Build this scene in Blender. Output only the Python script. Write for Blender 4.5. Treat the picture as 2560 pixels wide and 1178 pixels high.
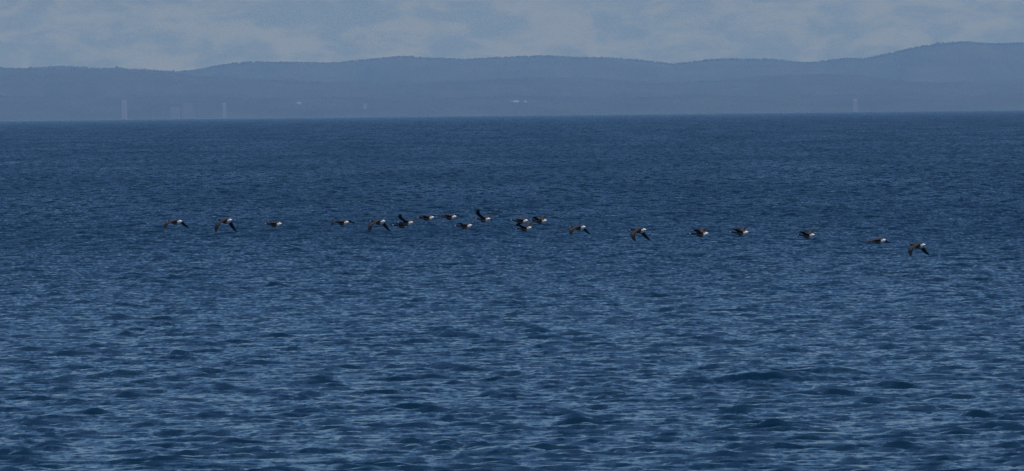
import bpy, math, random
import numpy as np
from mathutils import Matrix, Vector

scene = bpy.context.scene
for o in list(bpy.data.objects):
    bpy.data.objects.remove(o)
COL = scene.collection
R_EARTH = 7.43e6            # effective radius with ordinary refraction: the sea really curves away
EYE = 7.0

# ---------------------------------------------------------------- camera
F_PX = 13750.0              # focal length in pixels of a 2560 px wide frame
cam_data = bpy.data.cameras.new('camera')
cam_data.sensor_width = 36.0
cam_data.lens = 36.0 * F_PX / 2560.0
cam_data.clip_start = 1.0
cam_data.clip_end = 200000.0
cam = bpy.data.objects.new('camera', cam_data)
COL.objects.link(cam)
CAM_M = Matrix.Translation((0, 0, EYE)) @ Matrix.Rotation(math.pi / 2 - 0.02326, 4, 'X') @ Matrix.Rotation(-0.0105, 4, 'Z')
cam.matrix_world = CAM_M
scene.camera = cam

# ---------------------------------------------------------------- light
SUN_AZ = math.radians(122)      # clockwise from +Y (the view direction)
SUN_EL = math.radians(38)
SKY_STRENGTH = 0.10
sun_dir = Vector((math.sin(SUN_AZ) * math.cos(SUN_EL), math.cos(SUN_AZ) * math.cos(SUN_EL), math.sin(SUN_EL)))
sd = bpy.data.lights.new('sun', 'SUN')
sd.energy = 2.6
sd.angle = math.radians(0.53)
sd.color = (1.0, 0.95, 0.87)
sun = bpy.data.objects.new('sun', sd)
sun.rotation_euler = sun_dir.to_track_quat('Z', 'Y').to_euler()
sun.location = (0, 0, 600)
COL.objects.link(sun)

world = bpy.data.worlds.new('World')
scene.world = world
world.use_nodes = True
nt = world.node_tree
nt.nodes.clear()


def N(nt, typ, **kw):
    n = nt.nodes.new(typ)
    for k, v in kw.items():
        if k.startswith('in_'):
            key = k[3:]
            key = int(key) if key.isdigit() else key.replace('_', ' ')
            n.inputs[key].default_value = v
        else:
            setattr(n, k, v)
    return n


def math_node(nt, op, a, b=None, c=None, clamp=False):
    n = nt.nodes.new('ShaderNodeMath')
    n.operation = op
    n.use_clamp = clamp
    for i, v in enumerate((a, b, c)):
        if v is None:
            continue
        if isinstance(v, (int, float)):
            n.inputs[i].default_value = v
        else:
            nt.links.new(v, n.inputs[i])
    return n.outputs[0]


L = nt.links
sky = N(nt, 'ShaderNodeTexSky', sky_type='NISHITA', sun_disc=False, sun_elevation=SUN_EL, sun_rotation=SUN_AZ,
        altitude=10.0, air_density=1.0, dust_density=1.0, ozone_density=10.0)
# broken low cloud, thick towards the horizon where the layers stack up
tc = N(nt, 'ShaderNodeTexCoord')
sep = N(nt, 'ShaderNodeSeparateXYZ')
L.new(tc.outputs['Generated'], sep.inputs[0])
mp = N(nt, 'ShaderNodeMapping')
mp.inputs['Scale'].default_value = (85, 85, 230)
mp.inputs['Location'].default_value = (3.1, 0.7, 1.9)
L.new(tc.outputs['Generated'], mp.inputs[0])
n1 = N(nt, 'ShaderNodeTexNoise', in_Scale=1.0, in_Detail=8.0, in_Roughness=0.62, in_Distortion=0.4)
L.new(mp.outputs[0], n1.inputs['Vector'])
ramp = N(nt, 'ShaderNodeMapRange', in_1=0.38, in_2=0.62, interpolation_type='SMOOTHSTEP')
L.new(n1.outputs[0], ramp.inputs[0])
cover = N(nt, 'ShaderNodeMapRange', in_1=0.026, in_2=0.06, in_3=1.0, in_4=0.08)
L.new(sep.outputs['Z'], cover.inputs[0])
mask = math_node(nt, 'MULTIPLY', math_node(nt, 'MULTIPLY_ADD', ramp.outputs[0], 0.15, 0.85), cover.outputs[0])
ccol = N(nt, 'ShaderNodeMix', data_type='RGBA')
ccol.inputs[6].default_value = (0.95, 1.5, 1.95, 1)
ccol.inputs[7].default_value = (2.0, 2.45, 2.5, 1)
L.new(ramp.outputs[0], ccol.inputs[0])
mix = N(nt, 'ShaderNodeMix', data_type='RGBA')
L.new(mask, mix.inputs[0])
L.new(sky.outputs[0], mix.inputs[6])
L.new(ccol.outputs[2], mix.inputs[7])
bg = N(nt, 'ShaderNodeBackground', in_Strength=SKY_STRENGTH)
L.new(mix.outputs[2], bg.inputs[0])
wo = N(nt, 'ShaderNodeOutputWorld')
L.new(bg.outputs[0], wo.inputs[0])

scene.view_settings.view_transform = 'Standard'
scene.view_settings.look = 'None'
scene.view_settings.exposure = 0.0
scene.view_settings.gamma = 1.0
scene.view_settings.use_curve_mapping = False
scene.render.engine = 'CYCLES'
scene.cycles.use_denoising = True
scene.cycles.denoising_prefilter = 'NONE'        # keep the fine water texture
scene.cycles.use_adaptive_sampling = False
scene.cycles.volume_bounces = 1
scene.cycles.max_bounces = 6
scene.render.film_transparent = False

# ---------------------------------------------------------------- helpers
CAM_R = CAM_M.to_3x3()


def ray(px, py):
    d = CAM_R @ Vector(((px - 1280.0) / F_PX, -(py - 589.0) / F_PX, -1.0))
    return d


def at(px, py, y):
    d = ray(px, py)
    return Vector((0, 0, EYE)) + d * (y / d.y)


def on_sea(px, py):
    d = ray(px, py)
    return Vector((0, 0, EYE)) + d * (EYE / -d.z)


def sea_z(x, y):
    return -(x * x + y * y) / (2 * R_EARTH)


def tag(o, label=None, cat=None, group=None, kind=None):
    if label:
        o['label'] = label
    if cat:
        o['category'] = cat
    if group:
        o['group'] = group
    if kind:
        o['kind'] = kind
    return o


def new_obj(name, me, mats, parent=None):
    o = bpy.data.objects.new(name, me)
    for m in (mats if isinstance(mats, (list, tuple)) else [mats]):
        me.materials.append(m)
    COL.objects.link(o)
    if parent:
        o.parent = parent
    return o


def grid_mesh(name, P, smooth=True):
    """P: rows x cols x 3 array -> one quad grid mesh."""
    r, c = P.shape[:2]
    me = bpy.data.meshes.new(name)
    me.vertices.add(r * c)
    me.vertices.foreach_set('co', P.reshape(-1).astype(np.float32))
    i = np.arange((r - 1) * c).reshape(r - 1, c)[:, :-1]
    q = np.stack([i, i + 1, i + 1 + c, i + c], -1).reshape(-1)
    nq = (r - 1) * (c - 1)
    me.loops.add(nq * 4)
    me.polygons.add(nq)
    me.loops.foreach_set('vertex_index', q.astype(np.int32))
    me.polygons.foreach_set('loop_start', (np.arange(nq) * 4).astype(np.int32))
    me.polygons.foreach_set('loop_total', np.full(nq, 4, np.int32))
    me.polygons.foreach_set('use_smooth', np.full(nq, smooth, bool))
    me.update(calc_edges=True)
    return me


def material(name, color, rough=0.7, var=0.25, scale=20.0, spec=0.3):
    m = bpy.data.materials.new(name)
    m.use_nodes = True
    t = m.node_tree
    b = t.nodes['Principled BSDF']
    b.inputs['Roughness'].default_value = rough
    b.inputs['Specular IOR Level'].default_value = spec
    tcn = N(t, 'ShaderNodeTexCoord')
    nz = N(t, 'ShaderNodeTexNoise', in_Scale=scale, in_Detail=3.0)
    t.links.new(tcn.outputs['Object'], nz.inputs['Vector'])
    mx = N(t, 'ShaderNodeMix', data_type='RGBA')
    mx.inputs[6].default_value = (*[c * (1 - var) for c in color], 1)
    mx.inputs[7].default_value = (*[min(1, c * (1 + var)) for c in color], 1)
    t.links.new(nz.outputs[0], mx.inputs[0])
    t.links.new(mx.outputs[2], b.inputs['Base Color'])
    return m


# ---------------------------------------------------------------- the sea
rng = np.random.default_rng(11)


class Tile:
    """periodic patch of a wind sea, band-limited to wavelengths lo..hi"""
    amp = None

    def __init__(self, size, n, lo, hi, spread=4.0, iso=0.07):
        self.size, self.n = size, n
        k1 = np.fft.fftfreq(n, 1.0 / n) * 2 * np.pi / size
        kx, ky = np.meshgrid(k1, k1, indexing='xy')      # [iy, ix]
        k = np.hypot(kx, ky)
        k[0, 0] = 1.0
        Lw = 0.38
        wd = math.radians(-84)                            # wind sea running towards the shore
        c = (kx * math.cos(wd) + ky * math.sin(wd)) / k
        S = np.exp(-1.0 / (k * Lw) ** 2) / k ** 4 * (iso + np.abs(c) ** spread)
        S[(k < 2 * np.pi / hi) | (k > 2 * np.pi / lo)] = 0
        S[0, 0] = 0
        dk = 2 * np.pi / size
        g = (rng.standard_normal((n, n)) + 1j * rng.standard_normal((n, n)))
        h0 = np.sqrt(S) * dk * g
        self.h = np.fft.ifft2(h0).real * n * n
        self.dx = np.fft.ifft2(-1j * kx / k * h0).real * n * n
        self.dy = np.fft.ifft2(-1j * ky / k * h0).real * n * n

    def scale(self, s):
        self.h *= s
        self.dx *= s
        self.dy *= s

    def sample(self, x, y):
        u = (x / self.size * self.n) % self.n
        v = (y / self.size * self.n) % self.n
        i0 = np.floor(u).astype(int); j0 = np.floor(v).astype(int)
        fu = u - i0; fv = v - j0
        i0 %= self.n; j0 %= self.n
        i1 = (i0 + 1) % self.n; j1 = (j0 + 1) % self.n
        out = []
        for a in (self.h, self.dx, self.dy):
            out.append((a[j0, i0] * (1 - fu) + a[j0, i1] * fu) * (1 - fv) + (a[j1, i0] * (1 - fu) + a[j1, i1] * fu) * fv)
        return out


HS_SIGMA = 0.022
tA = Tile(97.0, 1024, 1.3, 30.0)
sc_ = HS_SIGMA / tA.h.std()
tA.scale(sc_)
tB = Tile(27.7, 512, 0.45, 1.3); tB.scale(sc_ * 3.0)
tC = Tile(11.3, 512, 0.20, 0.5); tC.scale(sc_ * 2.0)
tE = Tile(71.0, 512, 1.6, 7.0, 0.0, 1.0); tE.scale(1.0 / tE.h.std())      # groups of steeper wavelets with calmer water between

# rows get coarser away from the shore
ys = [-40.0, -20.0, 0.0, 15.0, 30.0, 42.0, 52.0, 60.0, 66.0, 70.0, 72.0]
y = 72.0
while y < 27000.0:
    y += 0.145 * (y / 80.0) ** 0.93 if y < 11000 else 60.0
    ys.append(y)
ys = np.array(ys)
ta = np.concatenate([-np.geomspace(3.0, 0.15, 26), np.linspace(-0.135, 0.135, 331), np.geomspace(0.15, 3.0, 26)])
Y, A = np.meshgrid(ys, ta, indexing='ij')
X = A * np.maximum(Y, 72.0)
yr = np.maximum(Y, 72.0)
dyr = 0.145 * (yr / 80.0) ** 0.93


def fade(v, a, b):
    t = np.clip((v - a) / (b - a), 0, 1)
    return 1 - t * t * (3 - 2 * t)


core = fade(np.abs(A), 0.14, 0.22)
wA = fade(dyr, 1.6, 7.0) * (0.25 + 0.75 * core)
wB = fade(dyr, 0.45, 1.3) * core
wC = fade(dyr, 0.16, 0.34) * core
Z = np.zeros_like(X)
DX = np.zeros_like(X)
DY = np.zeros_like(X)
env = np.clip(1.0 + 0.33 * tE.sample(X, Y * 0.6)[0], 0.15, 1.6)
for t, w in ((tA, wA * (0.7 + 0.3 * env)), (tB, wB * env), (tC, wC * env)):
    h, dx, dy = (0.75 * q for q in t.sample(X / 1.1, Y / 0.75))
    Z += w * h
    DX -= 0.6 * w * dx
    DY -= 0.6 * w * dy
# a few taller breaking-steep crests that stand out of the chop
for px, py, wx, hh, sk in ((1910, 950, 1.7, 0.26, 0.05), (2060, 938, 2.0, 0.22, -0.02), (830, 1018, 0.9, 0.11, 0.0), (1085, 1066, 0.5, 0.10, 0.0),
                           (450, 897, 0.8, 0.13, -0.05), (1270, 1130, 0.7, 0.12, 0.05), (1340, 830, 0.8, 0.10, 0.0), (930, 705, 1.2, 0.11, 0.0)):
    p = on_sea(px, py)
    u = (X - p.x) / wx
    v = (Y - p.y - sk * (X - p.x) * 2.0) / 0.75
    b = hh * np.exp(-u * u) * np.exp(-v * v)
    Z += b
    DY -= 0.9 * b
P = np.stack([X + DX, Y + DY, Z - (X * X + Y * Y) / (2 * R_EARTH)], -1)
sea_me = grid_mesh('sea', P)

wm = bpy.data.materials.new('sea_water')
wm.use_nodes = True
t = wm.node_tree
b = t.nodes['Principled BSDF']
b.inputs['IOR'].default_value = 1.333
b.inputs['Roughness'].default_value = 0.07
b.inputs['Base Color'].default_value = (0.001, 0.021, 0.046, 1)
geo = N(t, 'ShaderNodeNewGeometry')
sp = N(t, 'ShaderNodeSeparateXYZ')
t.links.new(geo.outputs['Position'], sp.inputs[0])


def slope_noise(sx, sy, detail, seed):
    m = N(t, 'ShaderNodeMapping')
    m.inputs['Scale'].default_value = (sx, sy, 0.0)
    m.inputs['Location'].default_value = (seed, seed * 1.7, seed * 0.3)
    m.inputs['Rotation'].default_value = (0, 0, 0.25)
    t.links.new(geo.outputs['Position'], m.inputs[0])
    n = N(t, 'ShaderNodeTexNoise', in_Scale=1.0, in_Detail=detail, in_Roughness=0.6)
    t.links.new(m.outputs[0], n.inputs['Vector'])
    s = N(t, 'ShaderNodeVectorMath', operation='SUBTRACT')
    t.links.new(n.outputs['Color'], s.inputs[0])
    s.inputs[1].default_value = (0.5, 0.5, 0.5)
    return s.outputs[0]


def vscale(v, f):
    s = N(t, 'ShaderNodeVectorMath', operation='SCALE')
    t.links.new(v, s.inputs[0])
    if isinstance(f, (int, float)):
        s.inputs['Scale'].default_value = f
    else:
        t.links.new(f, s.inputs['Scale'])
    return s.outputs[0]


def vadd(a, c):
    s = N(t, 'ShaderNodeVectorMath', operation='ADD')
    t.links.new(a, s.inputs[0]); t.links.new(c, s.inputs[1])
    return s.outputs[0]


def maprange(v, a, c, lo, hi):
    m = N(t, 'ShaderNodeMapRange', in_1=a, in_2=c, in_3=lo, in_4=hi)
    t.links.new(v, m.inputs[0])
    return m.outputs[0]


rip = vscale(slope_noise(5.0, 3.0, 3.0, 1.3), 0.65)              # ripples, 5-30 cm
wav = vscale(slope_noise(1.0, 0.35, 2.0, 7.9), maprange(sp.outputs['Y'], 120, 500, 0.25, 2.6))   # chop finer than the far rows of the mesh
wav2 = vscale(slope_noise(0.5, 0.012, 2.0, 4.4), maprange(sp.outputs['Y'], 500, 2500, 0.0, 1.4))
# the faces one sees from the shore lean towards it, the more so the flatter the view
lean = N(t, 'ShaderNodeCombineXYZ')
near = maprange(sp.outputs['Y'], 50, 310, 0.0, -0.212)
far = maprange(sp.outputs['Y'], 2500, 9000, 0.0, 0.12)  # lean eases far out: the haze's lightening at the horizon, put into the slopes
gust = N(t, 'ShaderNodeTexNoise', in_Scale=1.0, in_Detail=2.0)
gm = N(t, 'ShaderNodeMapping')
gm.inputs['Scale'].default_value = (0.05, 0.012, 0.0)
t.links.new(geo.outputs['Position'], gm.inputs[0])
t.links.new(gm.outputs[0], gust.inputs['Vector'])
gf = maprange(gust.outputs[0], 0.3, 0.7, 0.86, 1.14)
t.links.new(math_node(t, 'MULTIPLY', math_node(t, 'ADD', near, far), gf), lean.inputs[1])
chop = N(t, 'ShaderNodeSeparateXYZ')
t.links.new(vadd(wav, wav2), chop.inputs[0])
steep = N(t, 'ShaderNodeCombineXYZ')                             # short steep faces stand towards the shore, their backs lie flat
t.links.new(chop.outputs[0], steep.inputs[0])
t.links.new(math_node(t, 'MINIMUM', math_node(t, 'ADD', chop.outputs[1], 0.06), 0.02), steep.inputs[1])
sl = vadd(vadd(rip, steep.outputs[0]), lean.outputs[0])
fl = N(t, 'ShaderNodeVectorMath', operation='MULTIPLY')
t.links.new(sl, fl.inputs[0])
fl.inputs[1].default_value = (1, 1, 0)
nrm = N(t, 'ShaderNodeVectorMath', operation='NORMALIZE')
t.links.new(vadd(geo.outputs['Normal'], fl.outputs[0]), nrm.inputs[0])
t.links.new(nrm.outputs[0], b.inputs['Normal'])
sea = new_obj('sea', sea_me, wm)
tag(sea, 'dark blue choppy sea with short steep waves', 'water', kind='structure')

# ---------------------------------------------------------------- far shore
hill_mat = material('wooded_hill', (0.042, 0.052, 0.033), 0.9, 0.8, 0.004, 0.1)
tree_mat = material('tree_crowns', (0.040, 0.052, 0.031), 0.9, 0.3, 0.05, 0.1)


def smooth_noise(x, seed, octs):
    r = np.random.default_rng(seed)
    out = np.zeros_like(x)
    for wl, am in octs:
        for _ in range(4):
            w = wl * r.uniform(0.6, 1.5)
            out += am * 0.5 * np.sin(2 * np.pi * x / w + r.uniform(0, 6.28))
    return out


def ridge(name, pts, yc, y_front, y_back, seed, label, crown, shore=False, lift=-0.3):
    """a long wooded ridge whose crest runs across the view at distance yc"""
    wp = [at(px, py, yc) for px, py in pts]
    xs = np.array([p.x for p in wp]); zs = np.array([p.z for p in wp])
    x = np.arange(-6500, 6500.1, 9.0)
    zc = np.interp(x, xs, zs)
    ker = np.hanning(9); ker /= ker.sum()
    zc = np.convolve(np.pad(zc, 4, mode='edge'), ker, 'valid')
    base = -(yc * yc) / (2 * R_EARTH) - 6.0
    zc = zc - crown * 0.6
    rows = []
    vs = np.concatenate([np.linspace(0, 1, 34), np.linspace(1, 2, 14)[1:]])
    r = np.random.default_rng(seed)
    ycrest = yc + smooth_noise(x, seed + 5, ((3000, 160), (900, 70)))
    for v in vs:
        if v <= 1:
            yy = y_front + (ycrest - y_front) * v
            prof = math.sin(v * math.pi / 2) ** 1.1
        else:
            yy = ycrest + (y_back - ycrest) * (v - 1)
            prof = math.cos((v - 1) * math.pi / 2)
        n = smooth_noise(x + 400 * v * math.sin(seed), seed + int(v * 6), ((1400, 0.05), (500, 0.035), (170, 0.012)))
        env = math.sin(min(v, 1) * math.pi) if v <= 1 else 0.0
        z = base + (zc - base) * np.clip(prof + n * env, 0, 0.985 if v != 1 else 1)
        z = z + r.normal(0, 0.9, x.size)
        rows.append(np.stack([x, yy, z], -1))
    o = new_obj('hills', grid_mesh('hills', np.array(rows)), hill_mat)
    tag(o, label, 'hills', kind='structure')
    # tree crowns along and just below the crest: uneven lobed lumps in one mass
    nx = 3300 if not shore else 2600
    cx = r.uniform(-4200, 4200, nx)
    yy0 = np.interp(cx, x, ycrest) - r.uniform(0, 90, nx)
    z0 = np.interp(cx, x, zc)
    sz = crown * r.lognormal(0, 0.22, nx)
    ico = np.array([(0, 0, 1), (.72, .53, .45), (-.28, .85, .45), (-.89, 0, .45), (-.28, -.85, .45), (.72, -.53, .45),
                    (.28, .85, -.45), (-.72, .53, -.45), (-.72, -.53, -.45), (.28, -.85, -.45), (.89, 0, -.45), (0, 0, -1)])
    fc = np.array([(0, 1, 2), (0, 2, 3), (0, 3, 4), (0, 4, 5), (0, 5, 1), (1, 6, 2), (2, 7, 3), (3, 8, 4), (4, 9, 5), (5, 10, 1),
                   (6, 7, 2), (7, 8, 3), (8, 9, 4), (9, 10, 5), (10, 6, 1), (11, 7, 6), (11, 8, 7), (11, 9, 8), (11, 10, 9), (11, 6, 10)])
    V = ico[None] * (1 + r.normal(0, 0.16, (nx, 12, 1)))
    V = V * (sz[:, None, None] * np.array([0.8, 0.8, 0.62]))
    V += np.stack([cx, yy0, z0 + sz * lift], -1)[:, None]
    Fc = (fc[None] + (np.arange(nx) * 12)[:, None, None]).reshape(-1, 3)
    me = bpy.data.meshes.new('forest')
    me.from_pydata(V.reshape(-1, 3).tolist(), [], Fc.tolist())
    f = new_obj('forest', me, tree_mat)
    tag(f, 'treeline along the crest of ' + label, 'forest', kind='stuff')
    return x, zc, ycrest


SKYLINE = [(-1500, 160), (-900, 175), (-400, 158), (0, 170), (60, 172), (150, 165), (233, 170), (300, 171), (380, 175), (430, 178), (480, 175),
           (530, 165), (580, 157), (640, 154), (700, 156), (760, 155), (810, 157), (850, 155), (900, 149), (960, 144), (1010, 141),
           (1040, 142), (1070, 146), (1110, 145), (1160, 148), (1180, 147), (1230, 143), (1280, 142), (1300, 140), (1350, 139),
           (1400, 141), (1450, 144), (1520, 144), (1570, 148), (1620, 152), (1680, 159), (1730, 154), (1780, 148), (1830, 147),
           (1880, 148), (1940, 148), (1975, 154), (2015, 157), (2060, 152), (2110, 146), (2150, 148), (2200, 138), (2240, 128),
           (2280, 119), (2328, 112), (2400, 105), (2480, 110), (2560, 106), (3000, 120), (3600, 100), (4300, 130)]
MIDLINE = [(-1500, 190), (-600, 172), (0, 168), (120, 171), (233, 172), (320, 174), (400, 178), (440, 182), (500, 189), (640, 197), (800, 203), (1000, 206), (1200, 198),
           (1330, 191), (1450, 190), (1560, 197), (1700, 205), (1820, 195), (1950, 186), (2060, 183), (2150, 187), (2250, 200), (2330, 204),
           (2560, 196), (3000, 190), (4000, 200)]
SHORELINE = [(-1500, 240), (0, 236), (233, 241), (420, 237), (640, 243), (860, 238), (1100, 242), (1300, 235), (1520, 240), (1750, 233), (1960, 239),
             (2150, 231), (2330, 236), (2700, 230), (4000, 236)]
ridge('hills', SKYLINE, 24500.0, 22000.0, 26500.0, 3, 'long hazy blue ridge forming the skyline', 7.5, lift=0.1)
ridge('hills', MIDLINE, 20800.0, 19000.0, 22000.0, 8, 'darker nearer wooded ridge below the skyline', 7.5)
SHORE = ridge('hills', SHORELINE, 18500.0, 17300.0, 19500.0, 14, 'low wooded slopes along the far shore', 8.0, True)

# pale buildings low on the far shore, the tall ones shaped with the mirage's vertical stretch
wall_pale = material('weathered_white_wall', (0.19, 0.21, 0.25), 0.8, 0.12, 0.1)
wall_warm = material('buff_concrete_wall', (0.130, 0.145, 0.175), 0.85, 0.12, 0.1)
wall_dim = material('grey_block_wall', (0.095, 0.106, 0.128), 0.85, 0.12, 0.1)
roof_mat = material('slate_roof', (0.10, 0.10, 0.11), 0.8, 0.2, 0.2)
roof_pale = material('zinc_roof', (0.22, 0.24, 0.28), 0.7, 0.1, 0.2)
pane_mat = material('window_glass', (0.04, 0.05, 0.06), 0.2, 0.1, 0.2, 0.5)


def box_mesh(name, x0, x1, y0, y1, z0, z1, taper=0.0):
    me = bpy.data.meshes.new(name)
    t_ = taper
    v = [(x0, y0, z0), (x1, y0, z0), (x1, y1, z0), (x0, y1, z0),
         (x0 + t_, y0 + t_, z1), (x1 - t_, y0 + t_, z1), (x1 - t_, y1 - t_, z1), (x0 + t_, y1 - t_, z1)]
    me.from_pydata(v, [], [(0, 3, 2, 1), (4, 5, 6, 7), (0, 1, 5, 4), (1, 2, 6, 5), (2, 3, 7, 6), (3, 0, 4, 7)])
    return me


def gable_mesh(name, x0, x1, y0, y1, z0, z1):
    ym = (y0 + y1) / 2
    me = bpy.data.meshes.new(name)
    v = [(x0, y0, z0), (x1, y0, z0), (x1, y1, z0), (x0, y1, z0), (x0 + 3, ym, z1), (x1 - 3, ym, z1)]
    me.from_pydata(v, [], [(0, 1, 5, 4), (2, 3, 4, 5), (1, 2, 5), (3, 0, 4), (0, 3, 2, 1)])
    return me


def building(name, px, py_top, py_base, w_px, label, group, mat, rmat, y=17250.0, gable=False, depth=16.0):
    if y == 'slope':
        y = slope_y(px, py_base)
        py_base += 3
    top = at(px, py_top, y)
    k = y / F_PX
    bz = at(px, py_base, y).z
    if bz < sea_z(top.x, y) + 12:
        bz = sea_z(top.x, y) - 2
    e = bpy.data.objects.new(name, None)
    COL.objects.link(e)
    e.location = (top.x, y, bz)
    w = w_px * k
    h = top.z - bz
    rh = min(h * 0.3, 9.0) if gable else 2.5
    wo_ = new_obj('wall', box_mesh('wall', -w / 2, w / 2, 0, depth, 0, h - rh, 0.02 * w), mat, e)
    if gable:
        new_obj('roof', gable_mesh('roof', -w / 2 - 1, w / 2 + 1, -1, depth + 1, h - rh + 0.02, h), rmat, e)
    else:
        new_obj('roof', box_mesh('roof', -w / 2 + 0.8, w / 2 - 0.8, 0.8, depth - 0.8, h - rh + 0.01, h, 0.8), rmat, e)
    nf = max(1, int((h - rh) / 7))
    nc = max(1, int(w / 7))
    wmesh = box_mesh('window', -0.9, 0.9, -0.12, 0.1, -1.0, 1.0)
    wmesh.materials.append(pane_mat)
    for i in range(nf):
        for j in range(nc):
            wi = bpy.data.objects.new('window', wmesh)
            COL.objects.link(wi)
            wi.parent = e
            zz = (i + 0.6) * (h - rh) / nf
            wi.location = (-w / 2 + (j + 0.5) * w / nc, 0.02 * w * zz / max(h - rh, 1) - 0.02, zz)
    tag(e, label, 'building', group)
    return e


def slope_y(px, py):
    """distance at which the far shore's slope shows at this height"""
    x, zc, yc = SHORE
    for v in np.linspace(0.05, 1, 200):
        y = 17300 + (18500 - 17300) * v
        p = at(px, py, y)
        b0 = -(18500.0 ** 2) / (2 * R_EARTH) - 6.0
        if b0 + (np.interp(p.x, x, zc) - b0) * math.sin(v * math.pi / 2) ** 1.1 > p.z:
            return y - 25
    return 18000.0


G = 'pale buildings on the far shore'
building('stretched_building', 310, 252, 300, 13, 'tall faint pale mirage-stretched building at the waterline, leftmost on the far shore', G, wall_warm, roof_pale)
building('warehouse', 437, 268, 300, 22, 'wide faint pale block on the far shore, just right of the leftmost tall building', G, wall_dim, roof_mat)
building('apartment_block', 470, 258, 300, 30, 'widest faint pale block on the far shore, with an uneven low outline', G, wall_dim, roof_mat, y=17300)
building('stretched_building', 560, 258, 300, 9, 'narrow faint pale mirage-stretched building at the waterline above the second goose', G, wall_warm, roof_pale)
building('house', 747, 255, 264, 11, 'small bright white house alone on the far slope', G, wall_pale, roof_pale, gable=True, y='slope')
building('house', 912, 258, 270, 9, 'barely visible grey house in the haze above the fifth goose', G, wall_warm, roof_mat, gable=True, y='slope')
building('barn', 1290, 251, 263, 15, 'bright pale barn on the far slope at the middle of the picture', G, wall_pale, roof_pale, gable=True, y='slope')
building('shed', 1279, 253, 262, 6, 'small pale shed against the left end of the bright barn', G, wall_pale, roof_pale, gable=True, y='slope')
building('house', 1313, 252, 259, 8, 'faint small house to the right of the bright barn', G, wall_warm, roof_pale, gable=True, y='slope')
building('stretched_building', 2138, 248, 290, 10, 'narrow faint pale mirage-stretched building at the waterline, rightmost on the far shore', G, wall_warm, roof_pale)

# ---------------------------------------------------------------- geese
g_black = material('black_feathers', (0.010, 0.010, 0.013), 0.55, 0.3, 30.0, 0.3)
g_white = material('white_feathers', (0.80, 0.80, 0.78), 0.8, 0.04, 30.0, 0.2)
g_brown = material('brown_back_feathers', (0.095, 0.075, 0.060), 0.75, 0.35, 26.0, 0.2)
g_pale = material('pale_breast_feathers', (0.26, 0.225, 0.185), 0.8, 0.2, 26.0, 0.2)
g_flank = material('grey_brown_flank_feathers', (0.13, 0.105, 0.085), 0.8, 0.3, 26.0, 0.2)
g_flight = material('dark_flight_feathers', (0.020, 0.017, 0.016), 0.6, 0.35, 40.0, 0.25)
g_under = material('grey_underwing_feathers', (0.036, 0.032, 0.031), 0.7, 0.3, 30.0, 0.2)
GM = [g_black, g_white, g_brown, g_pale, g_flank, g_flight, g_under]
BK, WH, BR, PA, FL, FT, UN = range(7)

RINGS = [  # x, z, half width, half height
    (.555, .004, .004, .004), (.540, .006, .012, .008), (.515, .012, .017, .014), (.492, .018, .022, .021), (.470, .024, .030, .031),
    (.440, .026, .034, .036), (.410, .022, .033, .035), (.385, .016, .028, .030), (.345, .008, .024, .026), (.28, .0, .024, .026),
    (.22, -.005, .030, .033), (.165, -.010, .046, .052), (.115, -.016, .074, .078), (.06, -.020, .098, .098), (.0, -.022, .108, .106),
    (-.07, -.020, .109, .105), (-.14, -.016, .101, .096), (-.20, -.012, .086, .084), (-.25, -.006, .070, .068), (-.295, .0, .054, .048),
    (-.325, .004, .048, .026), (-.355, .006, .056, .012), (-.40, .007, .068, .007), (-.44, .006, .066, .005), (-.46, .006, .045, .003)]
NA = 12


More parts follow.
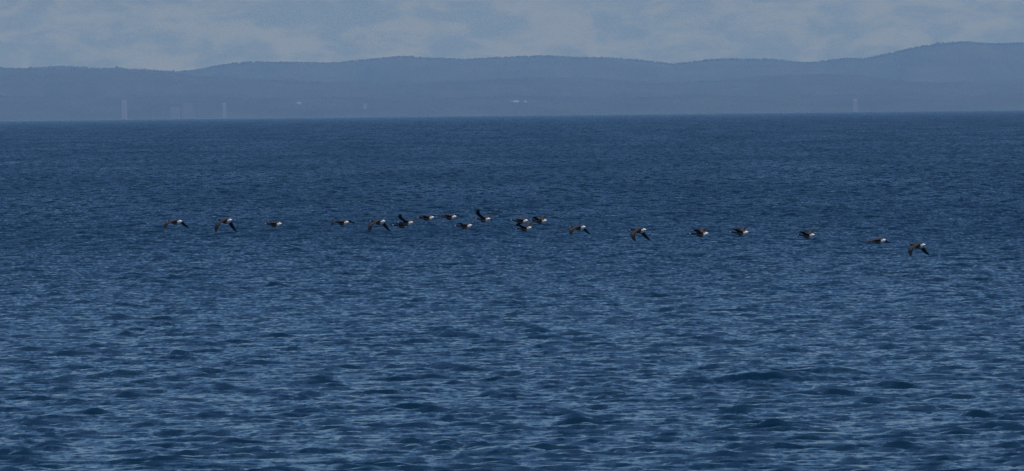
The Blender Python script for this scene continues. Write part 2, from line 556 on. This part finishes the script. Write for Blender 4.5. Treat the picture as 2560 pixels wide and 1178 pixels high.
def goose_mesh(arm, hand, flex, sweep=0.0, neck=0.0, twist=0.0, seed=0):
    """one continuous skin: bill to tail, both wings grown out of the shoulders. arm, hand: wing angles above level (deg); flex: 0 stretched .. 1 part folded"""
    r = random.Random(seed)
    V, F, M = [], [], []
    for (x, z, hw, hh) in RINGS:
        fat = 1.12 if x > -.34 else 1.0
        dz = neck * max(0, x - 0.16) ** 1.3
        for k in range(NA):
            a = 2 * math.pi * k / NA
            V.append((x, fat * hw * math.cos(a), z + dz + fat * hh * math.sin(a)))
    w0, w1 = 13, 17                        # rings between which the wing root sits
    for i in range(len(RINGS) - 1):
        xm = (RINGS[i][0] + RINGS[i + 1][0]) / 2
        for k in range(NA):
            if w0 <= i < w1 and k in (0, 1, 4, 5):
                continue
            k2 = (k + 1) % NA
            F.append((i * NA + k, i * NA + k2, (i + 1) * NA + k2, (i + 1) * NA + k))
            am = (k + 0.5) / NA * 360
            up = math.sin(math.radians(am))
            if xm > 0.155:
                m = BK
                if 0.385 < xm < 0.475 and up < 0.35:
                    m = WH
            elif xm > 0.10:
                m = PA if up < 0.6 else FL
            elif xm > -0.16:
                m = BR if up > 0.2 else FL
                if up < -0.75:
                    m = PA
            elif xm > -0.225:
                m = WH if up < -0.4 else (FL if up < 0.2 else BR)
            elif xm > -0.27:
                m = WH if up < 0.4 else BR
            elif xm > -0.345:
                m = WH
            else:
                m = BK
            M.append(m)
    F.append(tuple(range(NA))); M.append(BK)
    F.append(tuple((len(RINGS) - 1) * NA + k for k in reversed(range(NA)))); M.append(BK)
    # wing sections: span, leading edge x, chord, thickness
    S = [(.05, .085, .275, .034), (.12, .105, .275, .028), (.20, .130, .275, .024), (.28, .150, .265, .022), (.34, .155, .250, .020),
         (.42, .148, .244, .016), (.50, .132, .232, .013), (.57, .106, .212, .010), (.64, .068, .182, .008), (.70, .022, .142, .006),
         (.745, -.024, .096, .004), (.775, -.066, .044, .003)]
    nr = len(RINGS)
    for side in (1, -1):
        cols = [0, 1, 2] if side == 1 else [6, 5, 4]
        lo, mid, hi = cols
        rg = list(range(w0, w1 + 1))       # front .. rear
        root = [rg[-1] * NA + mid] + [i * NA + hi for i in reversed(rg)] + [rg[0] * NA + mid] + [i * NA + lo for i in rg]
        n = len(root)                      # 12: trailing, 5 top, leading, 5 bottom
        y0 = 0.095
        yy, zz, sp_ = y0, 0.035, 0.0
        prev = root
        for si, (s, le, ch, th) in enumerate(S):
            a = arm if s <= .30 else (arm + (hand - arm) * min(1, (s - .30) / .10))
            ar = math.radians(a)
            ds = 0.92 * (s - sp_) * (1 - 0.45 * flex if s > .34 else 1 - 0.12 * flex)
            yy += ds * math.cos(ar); zz += ds * math.sin(ar); sp_ = s
            le2 = le + sweep * (s / .75) ** 1.3 - flex * 0.20 * max(0, s - .3) / .45 * 1.6 + flex * 0.05 * math.sin(min(1, s / .34) * math.pi)
            ch2 = ch * (1.0 + (0.05 if si % 2 else -0.04) * (si > 2)) * (1 + r.uniform(-.02, .02))
            ring = []
            tw = math.radians(twist) * s / .75
            for j in range(n):
                if j == 0:
                    c, up = 1.0, 0.0
                elif j <= 5:
                    c, up = 1.0 - (j - 0.5) / 5.5, 1.0
                elif j == 6:
                    c, up = 0.0, 0.0
                else:
                    c, up = (j - 6.5) / 5.5, -1.0
                prof = math.sqrt(max(0, c)) * (1 - c) * 2.2
                off = th * (0.5 * up * prof + 0.55 * prof) - 0.0
                xx = le2 - c * ch2
                off += (c - 0.35) * ch2 * math.sin(tw)
                V.append((xx, side * (yy - off * math.sin(ar)), zz + off * math.cos(ar)))
                ring.append(len(V) - 1)
            for j in range(n):
                j2 = (j + 1) % n
                q = (prev[j], prev[j2], ring[j2], ring[j])
                F.append(q if side == -1 else tuple(reversed(q)))
                top = j <= 5
                rear = j in (0, 1, 2, 3, 10, 11)
                if top:
                    m = FT if (s > .52 or (rear and j <= 1) or (s > .42 and j <= 3)) else BR
                else:
                    m = FT if (s > .60 or j in (10, 11)) else UN
                M.append(m)
            prev = ring
        F.append(tuple(prev) if side == -1 else tuple(reversed(prev))); M.append(FT)
    me = bpy.data.meshes.new('goose')
    me.from_pydata(V, [], F)
    me.polygons.foreach_set('use_smooth', [True] * len(F))
    me.polygons.foreach_set('material_index', M)
    me.update()
    return me


# white-rump pixel, distance, heading away from the picture plane, arm, hand, flex, sweep, pitch, bank, label
GEESE = [
    (451, 555, 246, 40, -10, -40, .2, .08, 0, 0, 'goose flying at the far left end of the line, wings slightly drooped'),
    (576, 552, 242, 43, -34, -56, .25, .13, 0, 0, 'second goose from the left, both wings pressed far down'),
    (700, 561, 244, 36, 6, -4, .5, 0, 0, 0, 'third goose from the left, wings level and edge on, low white rump'),
    (868, 557, 244, 38, 8, -24, .2, .08, 0, -2, 'fourth goose from the left, wings spread nearly level with drooping tips'),
    (959, 555, 240, 44, -28, -54, .3, .11, 0, 0, 'fifth goose from the left, wings arched down beside a wing-raised pair'),
    (1029, 558, 238, 42, 25, 20, .6, .03, 0, 9, 'goose with one dark wing raised, upper of the overlapping pair left of centre'),
    (1020, 563, 243, 34, 8, 0, .5, 0, -2, 0, 'goose half hidden below the wing-raised goose, lower of the overlapping pair'),
    (1081, 545, 246, 32, 12, -8, .4, 0, 0, 0, 'goose with very white rump flying level, just right of the overlapping pair'),
    (1137, 543, 246, 36, 16, -22, .3, .03, 0, 0, 'goose gliding above and left of the lowest goose near the centre'),
    (1176, 565, 244, 30, 12, 6, .6, 0, -2, 0, 'goose flying low under its two neighbours, just left of centre'),
    (1222, 549, 240, 44, 32, 26, .5, -.04, 0, 6, 'goose with both wings raised high in a V, left of centre'),
    (1316, 553, 244, 34, 13, -4, .6, 0, 0, 0, 'left goose of the cluster of three right of centre, wings level'),
    (1325, 571, 241, 42, 27, 20, .6, -.03, -3, -4, 'lowest goose of the cluster of three right of centre, wings up'),
    (1363, 553, 243, 38, 34, 8, .95, 0, 0, -4, 'right goose of the cluster of three right of centre, brown wing raised'),
    (1460, 569, 238, 40, -20, -44, .4, .10, 0, 0, 'goose with arched lowered wings, first alone right of the cluster of three'),
    (1611, 576, 236, 40, -38, -62, .55, .08, 0, 0, 'goose alone in the gap right of centre, wings straight down'),
    (1766, 585, 236, 28, 34, 6, .9, 0, 0, -3, 'left goose of the close pair on the right, wings raised'),
    (1866, 582, 236, 32, 30, 0, .95, 0, 0, -3, 'right goose of the close pair on the right, wings raised'),
    (2032, 589, 234, 42, 32, 0, .9, 0, 0, -3, 'third goose from the right end, white chin patch showing, wings raised'),
    (2210, 602, 230, 36, -4, -20, .2, .10, 0, 0, 'second goose from the right end, long wings spread almost level'),
    (2309, 614, 226, 42, -30, -54, .35, .11, 0, 0, 'goose at the far right end of the line, flying lowest with wings down'),
]
rg_ = random.Random(5)
for i, (px, py, D, a, arm, hand, flex, sweep, pit, bank, label) in enumerate(GEESE):
    me = goose_mesh(arm, hand, flex, sweep, neck=rg_.uniform(-.06, .08), twist=rg_.uniform(-6, 4), seed=i)
    o = new_obj('goose', me, GM)
    sc = 1.13 * rg_.uniform(0.97, 1.03)
    rot = Matrix.Rotation(math.radians(180 - a), 4, 'Z') @ Matrix.Rotation(math.radians(-pit), 4, 'Y') @ Matrix.Rotation(math.radians(bank), 4, 'X')
    p = at(px, py, D)
    anchor = rot @ Vector((-0.27 * sc, 0, -0.01 * sc))
    o.matrix_world = Matrix.Translation(p - anchor) @ rot @ Matrix.Scale(sc, 4)
    sub = o.modifiers.new('smooth', 'SUBSURF')
    sub.levels = 1
    sub.render_levels = 1
    tag(o, label, 'goose', 'geese flying in a line low over the sea')

# ---------------------------------------------------------------- haze
hz = bpy.data.meshes.new('haze')
x1, y0h, y1h, z0, z1 = 30000.0, -300.0, 28500.0, -180.0, 520.0
v = [(-x1, y0h, z0), (x1, y0h, z0), (x1, y1h, z0), (-x1, y1h, z0), (-x1, y0h, z1), (x1, y0h, z1), (x1, y1h, z1), (-x1, y1h, z1)]
hz.from_pydata(v, [], [(0, 3, 2, 1), (4, 5, 6, 7), (0, 1, 5, 4), (1, 2, 6, 5), (2, 3, 7, 6), (3, 0, 4, 7)])
hm = bpy.data.materials.new('haze')
hm.use_nodes = True
t = hm.node_tree
t.nodes.clear()
pv = N(t, 'ShaderNodeVolumePrincipled')
pv.inputs['Color'].default_value = (0.31, 0.56, 1.0, 1)
pv.inputs['Absorption Color'].default_value = (1, 1, 1, 1)
pv.inputs['Density'].default_value = 4.8e-5
pv.inputs['Anisotropy'].default_value = 0.0
mo = N(t, 'ShaderNodeOutputMaterial')
t.links.new(pv.outputs[0], mo.inputs['Volume'])
h = new_obj('haze', hz, hm)
tag(h, 'pale blue sea haze between the shore and the far hills', 'haze', kind='stuff')
